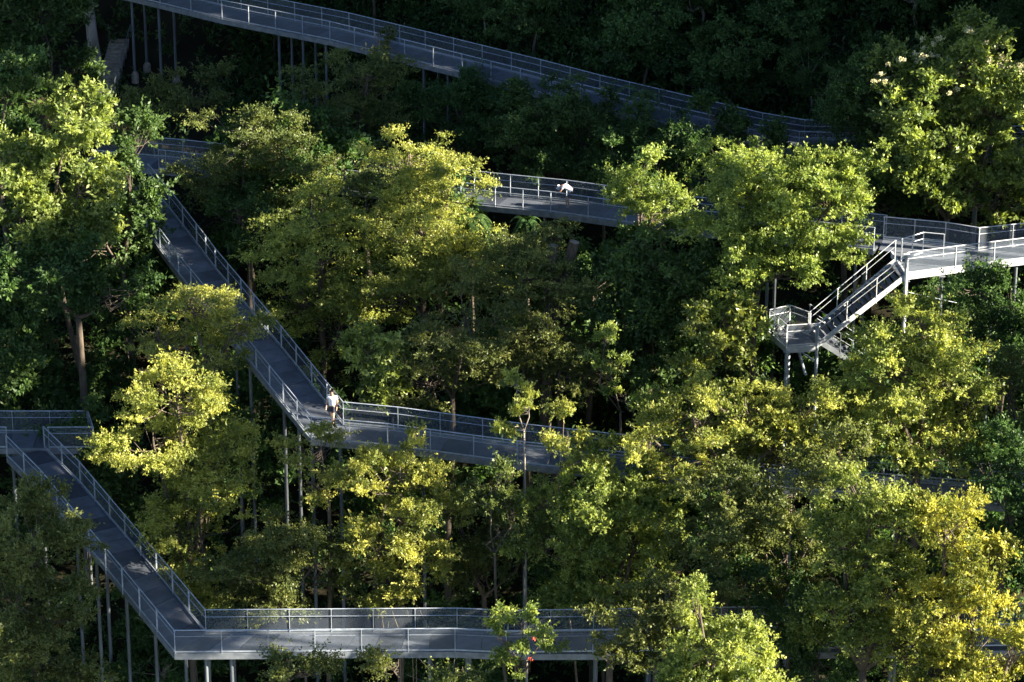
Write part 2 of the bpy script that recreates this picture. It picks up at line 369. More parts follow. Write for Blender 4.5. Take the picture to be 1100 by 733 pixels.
def deck_run(name, label, pts, width=WD, group='elevated steel forest walkways', left=None, right=None, posts=2.0, stations=(), single=()):
    poly = [at_z(a, b, z) for a, b, z in pts]; lats = lat_vectors(poly); o = poly[0].copy(); h = width/2
    DECKS.extend([p for p, _ in resample(poly, lats, 0, 2.2)])
    root = empty(name, o, label, 'walkway', group)
    mb = MB(); tint = []; s = 1.25
    cl = resample(poly, lats, 0, s)
    L_ = resample(poly, lats, h, s); 
    # deck plates follow each straight run, mitred at the corners
    for i in range(len(poly)-1):
        a, b = poly[i], poly[i+1]; la, lb = lats[i], lats[i+1]; D = np.linalg.norm(b-a); k = max(1, round(D/s))
        for j in range(k):
            t0, t1 = j/k + (.015/D if j else 0), (j+1)/k - .02/D
            q = []
            for t in (t0, t1):
                c = a+(b-a)*t; l = la+(lb-la)*t; q.append((c+l*h, c-l*h))
            dz = np.array([0, 0, .05])
            r0 = mb.ring([q[0][0], q[0][1], q[1][1], q[1][0]]); r1 = mb.ring([v-dz for v in (q[0][0], q[0][1], q[1][1], q[1][0])])
            mb.f.append(tuple(r0)); mb.f.append(tuple(r1[::-1])); mb.bridge(r1, r0)
            tint += [rng.random()]*8
    mb.build('deck', M['deck'], root, o, tint)
    for sgn in (1, -1):
        mb = MB(); e = h+.07
        mb.sweep(poly, lats, [(sgn*e-.05, -.24), (sgn*e+.05, -.24), (sgn*e+.05, .05), (sgn*e-.05, .05)])
        mb.build('edge_beam', M['beam'], root, o)
    mb = MB()
    for p, d in resample(poly, lats, 0, 2.4)[::1]:
        a = np.array([d[0], d[1], 0]); a /= np.linalg.norm(a); b = np.array([-a[1], a[0], 0])
        mb.box(p-np.array([0, 0, .14]), a*.05, b*(h), [0, 0, .08])
    mb.build('cross_beams', M['column'], root, o)
    def clip(P, rng_):
        if rng_ is None: return P
        x0, x1 = rng_; out = []
        for a, b in zip(P[:-1], P[1:]):
            for t in np.linspace(0, 1, 25):
                q = a+(b-a)*t; X_ = proj(q)[0]
                if x0 <= X_ <= x1:
                    if t in (0, 1) or not out or True: out.append(q)
        # thin back to corners
        if len(out) < 2: return None
        keep = [out[0]]
        for i in range(1, len(out)-1):
            d1, d2 = out[i]-keep[-1], out[i+1]-out[i]
            if np.linalg.norm(d1) < .02 or np.linalg.norm(d2) < .01: continue
            d1 = d1/np.linalg.norm(d1); d2 = d2/np.linalg.norm(d2)
            if d1 @ d2 < .9995: keep.append(out[i])
        keep.append(out[-1]); return keep
    for sgn, rr in ((1, left), (-1, right)):
        if rr == 'none': continue
        P = clip([p+l*sgn*(h+.07) for p, l in zip(poly, lats)], rr)
        if P: railing(root, P, o, step=posts, inset=-sgn*.05)
    def find(px):
        best = None
        for a, b in zip(poly[:-1], poly[1:]):
            for t in np.linspace(0, 1, 200):
                q = a+(b-a)*t; e = abs(proj(q)[0]-px)
                if best is None or e < best[0]: best = (e, q, (b-a)/np.linalg.norm(b-a))
        return best[1:]
    for st in stations:
        q, d = find(st[0]); a = np.array([d[0], d[1], 0]); a /= np.linalg.norm(a); b = np.array([-a[1], a[0], 0])
        sides = st[1] if len(st) > 1 else (-1, 1)
        for sg in sides: column(root, q+b*sg*.72, o, footing=len(st) > 2)
    return root, poly, lats

# lower walkway: ramp down from the left landing, corner, then across the bottom
low = deck_run('elevated_walkway', 'lowest steel walkway, ramp from the left landing turning right along the bottom',
    [(28,487,1.75), (66,525,1.4), (126,594,.8), (205,692,0), (490,690,0), (545,692.5,-.03), (800,692,0), (960,690,.1), (1140,688,.2), (1420,680,.5)],
    left=(46,2000), right=(-100,2000),
    stations=[(97,), (118,), (182,), (222,), (250,), (462,), (503,), (640,), (800,), (960,), (22,)])
land = deck_run('elevated_walkway', 'steel landing at the left edge where the lowest ramp begins',
    [(-70,474,1.80), (92,474,1.80)], left=None, right=(-200,12), stations=[(-40,), (88,)])
lp, ll = land[1], land[2]; h = WD/2+.07; e0, e1 = lp[-1]+ll[-1]*h, lp[-1]-ll[-1]*h
railing(land[0], [e0+np.array([.05,0,0]), e1+np.array([.55,0,0])], lp[0]); railing(land[0], [e1+np.array([.55,0,0]), at_z(53,483,1.8)], lp[0])
# middle walkway: long ramp from upper left, corner, then to the right
mid = deck_run('elevated_walkway', 'middle steel walkway with long ramp where the man in white walks',
    [(141,201,8.2), (163,228,8.05), (192,266,7.6), (212,293,7.3), (282,378,6.4), (352,465,5.6), (422,471.5,5.55), (560,490,5.3), (651,500,5.1), (810,514,4.8), (1010,530,4.5), (1300,550,4.0)],
    stations=[(152,), (212,), (268,(-1,)), (283,(-1,)), (305,(1,)), (320,(-1,)), (350,), (450,(1,)), (560,(1,)), (700,), (850,)])
# second walkway: behind the middle trees
sec = deck_run('elevated_walkway', 'second walkway from the top, half hidden behind the middle trees',
    [(96,170,8.3), (188,178,8.5), (350,196,8.9), (540,217,9.4), (600,223,9.5), (722,240,9.8), (850,252,10.0), (945,262,10.2)],
    right=(168,2000), stations=[(110,), (250,), (400,), (580,), (690,), (830,), (925,)])
# top walkway
top = deck_run('elevated_walkway', 'topmost steel walkway sloping down to the right across the dark hillside',
    [(40,-27,13.6), (150,-7,13.3), (249,17,13.0), (365,40,12.7), (446,60,12.5), (570,91,12.2), (634,108,12.0), (730,131,11.8), (811,150,11.6), (861,158,11.5), (930,160,11.5), (1130,166,11.4), (1330,178,11.2)],
    stations=[(148,(-1,1),1), (178,(-1,1),1), (306,), (332,), (357,(-1,)), (463,), (489,), (516,(-1,)), (620,), (720,), (880,), (1050,)])

# ---- right platform, stairs and lower landing
PZ = 10.2
g = at_z(974,296,PZ); root = empty('stair_platform', g, 'sunlit steel platform at the head of the zigzag stairs on the right', 'platform', 'elevated steel forest walkways')
pl = [(944,268.5),(949,257),(1015,263),(1051,269),(1230,250),(1230,264),(1026,289),(974,296),(958,271)]
PP = [at_z(a, b, PZ-.004) for a, b in pl]
mb = MB(); r1 = mb.ring(PP); r0 = mb.ring([p-np.array([0,0,.05]) for p in PP]); mb.f.append(tuple(r1[::-1])); mb.f.append(tuple(r0)); mb.bridge(r0, r1)
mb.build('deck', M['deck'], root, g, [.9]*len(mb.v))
def beam(pts, name='edge_beam', hgt=.32, mat='pale', top_=.05, t=.05, rt=root, og=g):
    pts = [np.asarray(p, float) for p in pts]; mb = MB(); mb.sweep(pts, lat_vectors(pts), [(-t,-hgt),(t,-hgt),(t,top_),(-t,top_)]); return mb.build(name, M[mat], rt, og)
beam(PP[5:8], hgt=.22); beam(PP[1:5], hgt=.28); beam([PP[7], PP[8]], hgt=.28)
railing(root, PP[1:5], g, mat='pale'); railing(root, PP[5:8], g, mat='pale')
# inner rail beside the stair head
railing(root, [at_z(968,281,PZ), at_z(991,274,PZ), at_z(1013,276,PZ)], g, mesh=False, step=1.0, mat='pale')
# panel below the near rail (solid kick plate, lit)
for a in ((974,296),(1012,291),(1012,284),(1068,283),(1092,279),(1092,272)): column(root, at_z(a[0], a[1], PZ), g)
mb = MB(); mb.tube([at_z(976,308,PZ)-np.array([0,0,0.3]), at_z(1030,326,PZ-1.0)], .018, 6); mb.build('tie_rod', M['steel'], root, g)

LZ = PZ-3.3
lg = at_z(860,370,LZ); st = empty('steel_stairs', lg, 'sunlit zigzag steel stairs with a landing on the right', 'stairs')
# landing polygon at deck level (picture positions of the deck, at height LZ)
lq = [(877.5,372), (845,374), (826,357), (848,352), (872,361)]
LP = [at_z(a, b, LZ) for a, b in lq]
mb = MB(); r1 = mb.ring(LP); r0 = mb.ring([p-np.array([0,0,.06]) for p in LP]); mb.f.append(tuple(r1)); mb.f.append(tuple(r0[::-1])); mb.bridge(r1, r0)
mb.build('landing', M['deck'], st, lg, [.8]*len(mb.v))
beam([LP[0], LP[1], LP[2], LP[3], LP[4]], hgt=.26, rt=st, og=lg)
railing(st, [LP[0], LP[1], LP[2], LP[3], LP[4]+np.array([-.1,.1,0])], lg, step=1.3, mat='pale')
def flight(a0, a1, b0, b1, zt, zb, nst, mt='pale'):
    """a: near stringer (top, bottom), b: far stringer; treads between"""
    for s0, s1 in ((a0, a1), (b0, b1)):
        beam([s0, s1], 'stringer', .15, mt, .10, .03, st, lg)
        railing(st, [s0, s1], lg, step=1.7, mesh=False, H=1.15, mat='pale' if mt == 'pale' else 'column')
    for i in range(nst):
        t = (i+.5)/nst; p = a0+(a1-a0)*t; q = b0+(b1-b0)*t; d = (a1-a0)*np.array([1,1,0]); d /= np.linalg.norm(d)
        mb = MB(); w_ = (q-p)/2; c = (p+q)/2; mb.box(c+np.array([0,0,.02]), d*.14, w_*.96, [0,0,.02]); mb.build('tread', M['deck'], st, lg, [.6]*len(mb.v))
ta0, ta1 = at_z(973,297,PZ), at_z(877.5,371.5,LZ)
tb0, tb1 = at_z(961,281,PZ), at_z(868,359,LZ)
flight(ta0, ta1, tb0, tb1, PZ, LZ, 17)
# lower flight, doubling back beneath the first, in darker steel that paints its shade
da = (ta0-ta1)*np.array([1,1,-1])
off = np.array([.25,-.05,-.0])
b0_, b1_ = LP[0]+np.array([.05,.9,-.02]), LP[0]+np.array([.05,.9,0])+da*.85
c0_, c1_ = LP[4]+np.array([.0,1.5,-.02]), LP[4]+np.array([.0,1.5,0])+da*.85
flight(b0_, b1_, c0_, c1_, LZ, LZ-3, 14, 'column')
for p, zt in ((LP[0], 1.15), (LP[1], -.2), (LP[3], -.2)): column(st, p, lg, top=zt, mat='steel')
column(st, ta0+np.array([0,-.05,0]), lg, top=1.15, r=.09, mat='pale')
column(st, b1_, lg, top=-.2)
mb = MB(); mb.tube([LP[0]+np.array([-.9,.2,-.3]), LP[0]+np.array([-.5,.1,-1.6])], .08, 10); mb.tube([LP[0]+np.array([-1.0,.3,-.25]), LP[0]+np.array([0,.1,-.9])], .05, 8)
mb.build('brace', M['steel'], st, lg)

# ---- concrete hillside stairs, upper left
a, b = hit_ground(112,103), hit_ground(129,43)
hs = empty('hillside_steps', a, 'weathered concrete steps climbing the dark slope at upper left', 'steps')
ns = 15; d = (b-a)*np.array([1,1,0]); dl = np.linalg.norm(d); d /= dl; sd_ = np.array([-d[1], d[0], 0])
for i in range(ns):
    t = (i+.5)/ns; c = a+(b-a)*t; mb = MB(); mb.box(c+np.array([0,0,-.02]), d*(dl/ns*.36), sd_*.60, [0,0,.16]); mb.build('step', M['concrete'], hs, a)
mb = MB()
for sg in (-1,):
    q0, q1 = a+sd_*sg*.68, b+sd_*sg*.68
    mb.tube([q0+[0,0,1.0], q1+[0,0,1.0]], .025, 6)
    for t in np.linspace(0, 1, 8): c = q0+(q1-q0)*t; mb.tube([c-[0,0,.2], c+[0,0,1.0]], .02, 6)
q1 = b+sd_*.68; mb.tube([q1-[0,0,.3], q1+[0,0,1.0], q1+sd_*1.0+[0,0,1.0], q1+sd_*1.0-[0,0,.3]], .022, 6)
mb.build('handrail', M['column'], hs, a)
# lower continuation on the left edge, behind the big trunk
a, b = hit_ground(14,330), hit_ground(26,262)
hs = empty('hillside_steps', a, 'shadowed concrete steps behind the big trees at the left edge', 'steps')
d = (b-a)*np.array([1,1,0]); dl = np.linalg.norm(d); d /= dl; sd_ = np.array([-d[1], d[0], 0])
for i in range(20):
    c = a+(b-a)*((i+.5)/20); mb = MB(); mb.box(c+np.array([0,0,-.10]), d*(dl/40+.02), sd_*.6, [0,0,.22]); mb.build('step', M['concrete'], hs, a)

# ------------------------------------------------------------------ people
def skin(name, verts, edges, radii, mat, parent, loc, levels=2):
    me = bpy.data.meshes.new(name); me.from_pydata([tuple(v) for v in verts], edges, [])
    o = bpy.data.objects.new(name, me); COL.objects.link(o)
    m_ = o.modifiers.new('s', 'SKIN'); m_.use_smooth_shade = True
    ly = me.skin_vertices[0] if me.skin_vertices else None
    if ly is None:
        import bmesh
        bm = bmesh.new(); bm.from_mesh(me); bm.verts.layers.skin.verify(); bm.to_mesh(me); bm.free(); ly = me.skin_vertices[0]
    for i, r in enumerate(radii): ly.data[i].radius = (r, r) if not hasattr(r, '__len__') else r
    ly.data[0].use_root = True
    s_ = o.modifiers.new('d', 'SUBSURF'); s_.levels = levels; s_.render_levels = levels
    dg = bpy.context.evaluated_depsgraph_get(); em = bpy.data.meshes.new_from_object(o.evaluated_get(dg))
    bpy.data.objects.remove(o); em.materials.clear(); em.materials.append(mat)
    em.polygons.foreach_set('use_smooth', [True]*len(em.polygons))
    ob = bpy.data.objects.new(name, em); COL.objects.link(ob)
    if parent: ob.parent = parent
    else: ob.location = loc
    return ob
def person(J, loc, rz, label, capmat, shoe='shoe'):
    """J: joint positions (x right, y forward, z up), metres above the deck"""
    V = []; E = []; Rr = []; idx = {}
    def v(k, p, r, par=None):
        idx[k] = len(V); V.append(Vector(p)); Rr.append(r)
        if par: E.append((idx[par], idx[k]))
    v('pelvis', J['pelvis'], (.145,.105))
    v('waist', J['waist'], (.135,.10), 'pelvis'); v('chest', J['chest'], (.165,.115), 'waist'); v('collar', J['collar'], (.10,.08), 'chest')
    v('neck', J['neck'], .052, 'collar'); v('chin', J['chin'], .068, 'neck'); v('head', J['head'], (.082,.095), 'chin'); v('crownp', J['crown'], .055, 'head')
    for s in 'LR':
        v('sh'+s, J['sh'+s], .058, 'collar'); v('el'+s, J['el'+s], .042, 'sh'+s); v('wr'+s, J['wr'+s], .027, 'el'+s); v('pa'+s, J['pa'+s], .036, 'wr'+s)
        w_, pa = Vector(J['wr'+s]), Vector(J['pa'+s]); d = (pa-w_).normalized(); side = d.cross(Vector((1,0,0))).normalized()
        if side.length < .1: side = Vector((0,1,0))
        for fi, (o_, l_) in enumerate(((-.030,.075), (-.010,.088), (.010,.082), (.030,.064))):
            v('k%s%d' % (s, fi), pa+d*.03+side*o_, .010, 'pa'+s); v('m%s%d' % (s, fi), pa+d*(.03+l_*.55)+side*o_*1.1, .009, 'k%s%d' % (s, fi)); v('t%s%d' % (s, fi), pa+d*(.03+l_*.9)+side*o_*1.1+Vector((0,.012,-.01)), .008, 'm%s%d' % (s, fi))
        v('th0'+s, w_+d*.03-side*.042, .012, 'wr'+s); v('th1'+s, w_+d*.075-side*.058, .010, 'th0'+s)
        v('hip'+s, J['hip'+s], .092, 'pelvis'); v('kn'+s, J['kn'+s], .058, 'hip'+s); v('ca'+s, tuple((Vector(J['kn'+s])*.65+Vector(J['an'+s])*.35)), .056, 'kn'+s); v('an'+s, J['an'+s], .036, 'ca'+s); v('to'+s, J['to'+s], .035, 'an'+s)
    body = skin('person', V, E, Rr, M['skin'], None, loc)
    body.location = loc; body.rotation_euler = (0, 0, rz); tag(body, label, 'person')
    g_ = lambda k: Vector(J[k])
    # shirt
    sv = [g_('pelvis')*1.25-g_('waist')*.25, g_('waist'), g_('chest'), g_('collar')*.85+g_('chest')*.15]; se = [(0,1),(1,2),(2,3)]; sr = [(.195,.16),(.19,.155),(.21,.16),(.125,.10)]
    for s in 'LR':
        i = len(sv); sv += [g_('sh'+s), g_('sh'+s)*.45+g_('el'+s)*.55]; se += [(3,i),(i,i+1)]; sr += [.085,.075]
    skin('shirt', sv, se, sr, M['shirt'], body, loc)
    sv = [g_('pelvis')+Vector((0,0,.02)), g_('pelvis')*.4+g_('waist')*.6]; se = [(0,1)]; sr = [(.165,.13),(.15,.115)]
    for s in 'LR':
        i = len(sv); sv += [g_('hip'+s), g_('hip'+s)*.2+g_('kn'+s)*.8]; se += [(0,i),(i,i+1)]; sr += [.11,.09]
    skin('shorts', sv, se, sr, M['shorts'], body, loc)
    hd, cr_ = g_('head'), g_('crown'); up_ = (cr_-hd).normalized(); bk = Vector(J.get('back', (0,-1,0)))
    skin('hair', [hd+up_*.035+bk*.025, cr_+up_*.0+bk*.012, hd-up_*.02+bk*.055], [(0,1),(0,2)], [.098,.068,.07], M[capmat], body, loc)
    for s in 'LR':
        a_, t_ = g_('an'+s), g_('to'+s); z_ = Vector((0,0,-.02))
        skin('shoe', [a_+z_, (a_+t_)/2+z_, t_+z_], [(0,1),(1,2)], [.05,.048,.042], M[shoe], body, loc, 1)
    mb = MB()
    fw = -bk
    for sx in (-.03, .03): c = hd+fw*.088+Vector((sx,0,.005)); mb.tube([c, c+fw*.008], .011, 8)
    mb.build('eyes', M['hair'], body)
    return body
walk = dict(pelvis=(0,0,.93), waist=(0,.01,1.10), chest=(0,.02,1.30), collar=(0,.01,1.44), neck=(0,.03,1.50), chin=(0,.05,1.57), head=(0,.05,1.66), crown=(0,.045,1.72),
  shL=(-.19,.0,1.41), elL=(-.25,-.08,1.13), wrL=(-.25,.02,.90), paL=(-.25,.05,.83), shR=(.19,0,1.41), elR=(.26,.04,1.13), wrR=(.24,.17,.92), paR=(.235,.20,.86),
  hipL=(-.10,0,.88), knL=(-.11,.17,.50), anL=(-.11,.20,.10), toL=(-.12,.36,.06), hipR=(.10,0,.88), knR=(.11,-.04,.48), anR=(.11,-.30,.14), toR=(.12,-.18,.06))
fp = at_z(357.5,455,5.62)
person(walk, fp+np.array([0,0,.01]), R(160), 'man in white shirt and dark shorts walking down the middle ramp', 'hair')
bend = dict(pelvis=(0,-.14,.92), waist=(0,-.02,1.06), chest=(0,.18,1.18), collar=(0,.33,1.20), neck=(0,.40,1.19), chin=(0,.47,1.14), head=(0,.53,1.09), crown=(0,.57,1.05), back=(0,.25,.9),
  shL=(-.17,.30,1.16), elL=(-.22,.42,.93), wrL=(-.12,.58,.80), paL=(-.08,.64,.78), shR=(.17,.30,1.16), elR=(.22,.42,.93), wrR=(.12,.58,.80), paR=(.08,.64,.78),
  hipL=(-.10,-.12,.88), knL=(-.12,.02,.48), anL=(-.12,-.05,.09), toL=(-.13,.11,.06), hipR=(.10,-.12,.88), knR=(.12,.16,.50), anR=(.12,.16,.09), toR=(.13,.32,.06))
person(bend, at_z(611,223,9.53), R(75), 'person in pale top bending forward on the second walkway', 'greyhair')

# ------------------------------------------------------------------ trees in view
TR = [
# name, label, y, ellipses, type, material, kwargs
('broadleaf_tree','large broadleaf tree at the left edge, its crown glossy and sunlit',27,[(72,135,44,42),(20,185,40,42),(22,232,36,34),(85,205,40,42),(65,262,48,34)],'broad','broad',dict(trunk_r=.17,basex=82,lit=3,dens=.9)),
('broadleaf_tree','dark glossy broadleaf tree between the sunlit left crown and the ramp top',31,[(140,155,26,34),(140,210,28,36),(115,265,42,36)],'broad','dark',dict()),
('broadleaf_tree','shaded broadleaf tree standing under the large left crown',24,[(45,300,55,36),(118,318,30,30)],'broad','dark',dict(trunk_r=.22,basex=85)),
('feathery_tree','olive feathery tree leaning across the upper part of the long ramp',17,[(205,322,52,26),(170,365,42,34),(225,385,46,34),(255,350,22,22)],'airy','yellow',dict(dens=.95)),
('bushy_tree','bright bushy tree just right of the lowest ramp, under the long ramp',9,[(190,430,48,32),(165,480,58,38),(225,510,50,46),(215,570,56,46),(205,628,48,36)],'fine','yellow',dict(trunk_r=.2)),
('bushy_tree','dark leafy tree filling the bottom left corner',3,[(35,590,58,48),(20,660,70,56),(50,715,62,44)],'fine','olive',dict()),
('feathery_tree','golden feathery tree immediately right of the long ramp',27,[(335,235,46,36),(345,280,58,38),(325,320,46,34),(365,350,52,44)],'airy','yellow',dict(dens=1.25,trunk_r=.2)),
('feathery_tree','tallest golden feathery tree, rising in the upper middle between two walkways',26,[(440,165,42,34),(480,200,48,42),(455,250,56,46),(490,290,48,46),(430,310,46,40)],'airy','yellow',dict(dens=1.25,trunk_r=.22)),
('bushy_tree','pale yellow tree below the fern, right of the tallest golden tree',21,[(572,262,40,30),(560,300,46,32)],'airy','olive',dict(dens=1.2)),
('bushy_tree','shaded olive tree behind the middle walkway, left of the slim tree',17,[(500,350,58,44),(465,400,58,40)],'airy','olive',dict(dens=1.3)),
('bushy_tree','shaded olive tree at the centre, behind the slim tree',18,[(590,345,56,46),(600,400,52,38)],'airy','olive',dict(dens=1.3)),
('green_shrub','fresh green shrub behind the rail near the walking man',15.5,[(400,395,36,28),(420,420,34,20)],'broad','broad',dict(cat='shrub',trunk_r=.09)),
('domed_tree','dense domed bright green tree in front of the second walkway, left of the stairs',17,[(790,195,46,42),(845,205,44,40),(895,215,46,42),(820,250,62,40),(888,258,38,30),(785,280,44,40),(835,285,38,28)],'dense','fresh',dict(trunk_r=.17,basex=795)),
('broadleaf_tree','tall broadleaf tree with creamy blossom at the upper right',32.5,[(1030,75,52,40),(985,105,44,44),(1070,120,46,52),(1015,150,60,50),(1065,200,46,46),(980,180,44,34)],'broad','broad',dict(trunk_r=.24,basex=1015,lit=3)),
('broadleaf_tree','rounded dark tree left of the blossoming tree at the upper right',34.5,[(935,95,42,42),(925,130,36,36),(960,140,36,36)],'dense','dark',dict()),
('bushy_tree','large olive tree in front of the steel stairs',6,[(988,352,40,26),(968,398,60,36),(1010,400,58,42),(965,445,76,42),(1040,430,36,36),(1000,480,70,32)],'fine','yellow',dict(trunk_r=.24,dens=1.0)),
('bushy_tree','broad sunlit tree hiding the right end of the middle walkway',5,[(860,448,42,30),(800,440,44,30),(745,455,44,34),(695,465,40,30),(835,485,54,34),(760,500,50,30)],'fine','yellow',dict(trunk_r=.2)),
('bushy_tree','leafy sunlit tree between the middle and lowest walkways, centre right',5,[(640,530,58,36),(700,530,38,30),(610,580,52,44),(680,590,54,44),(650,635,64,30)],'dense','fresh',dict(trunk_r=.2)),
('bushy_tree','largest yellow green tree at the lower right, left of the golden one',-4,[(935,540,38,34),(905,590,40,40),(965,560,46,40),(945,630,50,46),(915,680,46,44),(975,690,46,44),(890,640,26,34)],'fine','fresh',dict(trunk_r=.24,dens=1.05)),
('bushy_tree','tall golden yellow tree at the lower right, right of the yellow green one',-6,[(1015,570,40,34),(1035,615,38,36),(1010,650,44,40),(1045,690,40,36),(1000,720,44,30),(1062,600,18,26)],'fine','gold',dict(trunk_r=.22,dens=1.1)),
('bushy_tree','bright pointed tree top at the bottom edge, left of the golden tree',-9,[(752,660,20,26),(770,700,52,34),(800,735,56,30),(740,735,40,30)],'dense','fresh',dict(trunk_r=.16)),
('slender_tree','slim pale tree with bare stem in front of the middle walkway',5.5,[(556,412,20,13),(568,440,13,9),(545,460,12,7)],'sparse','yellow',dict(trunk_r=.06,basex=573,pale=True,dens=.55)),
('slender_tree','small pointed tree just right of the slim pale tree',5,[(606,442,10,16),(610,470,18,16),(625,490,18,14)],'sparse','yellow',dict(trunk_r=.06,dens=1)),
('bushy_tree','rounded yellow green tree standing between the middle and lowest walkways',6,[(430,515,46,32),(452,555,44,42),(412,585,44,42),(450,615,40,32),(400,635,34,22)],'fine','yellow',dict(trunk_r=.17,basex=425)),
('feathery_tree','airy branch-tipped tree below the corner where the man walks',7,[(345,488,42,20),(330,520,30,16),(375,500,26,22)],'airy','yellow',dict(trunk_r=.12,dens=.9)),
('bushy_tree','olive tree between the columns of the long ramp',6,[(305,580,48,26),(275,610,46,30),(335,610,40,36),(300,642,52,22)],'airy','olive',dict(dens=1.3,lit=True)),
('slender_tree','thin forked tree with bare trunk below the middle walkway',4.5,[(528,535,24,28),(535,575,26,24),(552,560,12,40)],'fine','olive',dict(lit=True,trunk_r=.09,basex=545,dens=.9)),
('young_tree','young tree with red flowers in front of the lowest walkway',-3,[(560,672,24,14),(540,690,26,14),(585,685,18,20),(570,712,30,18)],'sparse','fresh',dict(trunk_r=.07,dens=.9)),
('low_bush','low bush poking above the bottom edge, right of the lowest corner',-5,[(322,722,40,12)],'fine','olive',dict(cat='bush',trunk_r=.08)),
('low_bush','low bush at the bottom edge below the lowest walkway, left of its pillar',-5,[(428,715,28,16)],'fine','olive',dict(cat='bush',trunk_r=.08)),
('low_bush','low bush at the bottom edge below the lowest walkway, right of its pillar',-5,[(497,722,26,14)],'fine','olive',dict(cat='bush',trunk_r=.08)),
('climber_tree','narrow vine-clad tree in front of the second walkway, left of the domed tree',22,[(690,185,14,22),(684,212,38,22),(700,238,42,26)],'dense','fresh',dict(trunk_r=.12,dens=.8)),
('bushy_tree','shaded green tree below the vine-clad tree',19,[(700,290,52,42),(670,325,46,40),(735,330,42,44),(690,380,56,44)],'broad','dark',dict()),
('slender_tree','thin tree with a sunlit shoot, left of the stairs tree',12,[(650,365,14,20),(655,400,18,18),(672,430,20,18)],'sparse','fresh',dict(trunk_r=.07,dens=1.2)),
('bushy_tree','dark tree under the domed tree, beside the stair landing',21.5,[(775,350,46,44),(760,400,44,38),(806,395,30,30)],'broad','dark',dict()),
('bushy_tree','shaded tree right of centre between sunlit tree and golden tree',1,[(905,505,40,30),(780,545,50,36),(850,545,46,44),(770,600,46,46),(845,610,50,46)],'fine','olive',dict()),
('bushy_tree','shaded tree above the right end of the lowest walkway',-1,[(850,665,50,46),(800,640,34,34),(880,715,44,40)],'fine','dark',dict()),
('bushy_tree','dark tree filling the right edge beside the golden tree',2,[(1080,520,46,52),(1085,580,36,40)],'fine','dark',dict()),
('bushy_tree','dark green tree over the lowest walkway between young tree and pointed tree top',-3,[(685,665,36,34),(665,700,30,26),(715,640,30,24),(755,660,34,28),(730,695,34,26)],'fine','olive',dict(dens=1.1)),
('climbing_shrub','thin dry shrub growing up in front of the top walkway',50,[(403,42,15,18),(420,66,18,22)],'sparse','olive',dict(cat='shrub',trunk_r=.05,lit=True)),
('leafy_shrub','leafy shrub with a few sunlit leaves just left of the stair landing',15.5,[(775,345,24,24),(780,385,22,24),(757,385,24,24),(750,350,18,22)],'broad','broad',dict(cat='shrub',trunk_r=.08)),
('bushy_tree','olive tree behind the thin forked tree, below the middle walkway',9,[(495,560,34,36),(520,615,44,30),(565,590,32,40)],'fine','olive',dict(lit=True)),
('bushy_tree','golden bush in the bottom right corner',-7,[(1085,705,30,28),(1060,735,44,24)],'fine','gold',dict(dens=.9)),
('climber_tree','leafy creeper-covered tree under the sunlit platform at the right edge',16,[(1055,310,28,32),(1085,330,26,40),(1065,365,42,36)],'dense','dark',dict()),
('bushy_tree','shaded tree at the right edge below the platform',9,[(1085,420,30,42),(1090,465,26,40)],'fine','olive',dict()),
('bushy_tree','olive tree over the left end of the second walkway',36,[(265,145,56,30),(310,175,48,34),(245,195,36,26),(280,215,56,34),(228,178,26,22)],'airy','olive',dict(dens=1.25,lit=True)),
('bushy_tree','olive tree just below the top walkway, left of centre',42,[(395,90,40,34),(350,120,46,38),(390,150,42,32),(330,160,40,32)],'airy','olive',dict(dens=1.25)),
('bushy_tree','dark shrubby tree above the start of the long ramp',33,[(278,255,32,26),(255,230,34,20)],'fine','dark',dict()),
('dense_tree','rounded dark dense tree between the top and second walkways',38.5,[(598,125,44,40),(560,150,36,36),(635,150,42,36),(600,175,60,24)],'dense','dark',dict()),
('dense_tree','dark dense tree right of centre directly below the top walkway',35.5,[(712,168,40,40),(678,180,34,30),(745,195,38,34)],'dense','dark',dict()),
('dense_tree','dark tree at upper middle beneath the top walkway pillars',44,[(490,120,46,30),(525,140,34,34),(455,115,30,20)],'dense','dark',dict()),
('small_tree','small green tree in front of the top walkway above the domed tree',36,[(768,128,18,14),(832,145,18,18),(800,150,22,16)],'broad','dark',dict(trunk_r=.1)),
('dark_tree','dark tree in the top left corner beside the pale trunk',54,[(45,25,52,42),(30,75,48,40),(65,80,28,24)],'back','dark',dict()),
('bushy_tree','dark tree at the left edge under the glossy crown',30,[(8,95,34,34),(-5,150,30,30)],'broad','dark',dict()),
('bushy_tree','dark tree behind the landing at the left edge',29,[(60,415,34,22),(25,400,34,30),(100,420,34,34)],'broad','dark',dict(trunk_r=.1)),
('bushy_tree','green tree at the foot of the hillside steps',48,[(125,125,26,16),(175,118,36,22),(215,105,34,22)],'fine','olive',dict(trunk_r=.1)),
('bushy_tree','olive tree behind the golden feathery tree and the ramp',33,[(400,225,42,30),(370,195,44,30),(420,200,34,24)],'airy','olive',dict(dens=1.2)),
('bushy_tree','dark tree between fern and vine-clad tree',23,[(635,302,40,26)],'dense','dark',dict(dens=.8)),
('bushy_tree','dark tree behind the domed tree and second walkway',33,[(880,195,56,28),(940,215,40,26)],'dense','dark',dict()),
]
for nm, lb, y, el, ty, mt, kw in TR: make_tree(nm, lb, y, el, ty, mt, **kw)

# red flowers on the young tree
for o in COL.objects:
    if o.name.startswith('young_tree'): yt = o
for q in ((573,687),(569,708)):
    c = at_y(q[0], q[1], -4.6); V, t = foliage(np.array([c]), np.array([[0,0,1.]]), dict(L=.05, W=.03, rc=.09, sp=8, lv=4, sq=1, den=1, up=.5))
    f_ = quad_mesh('flower', V-np.array(yt.location), t, M['flower'], yt)

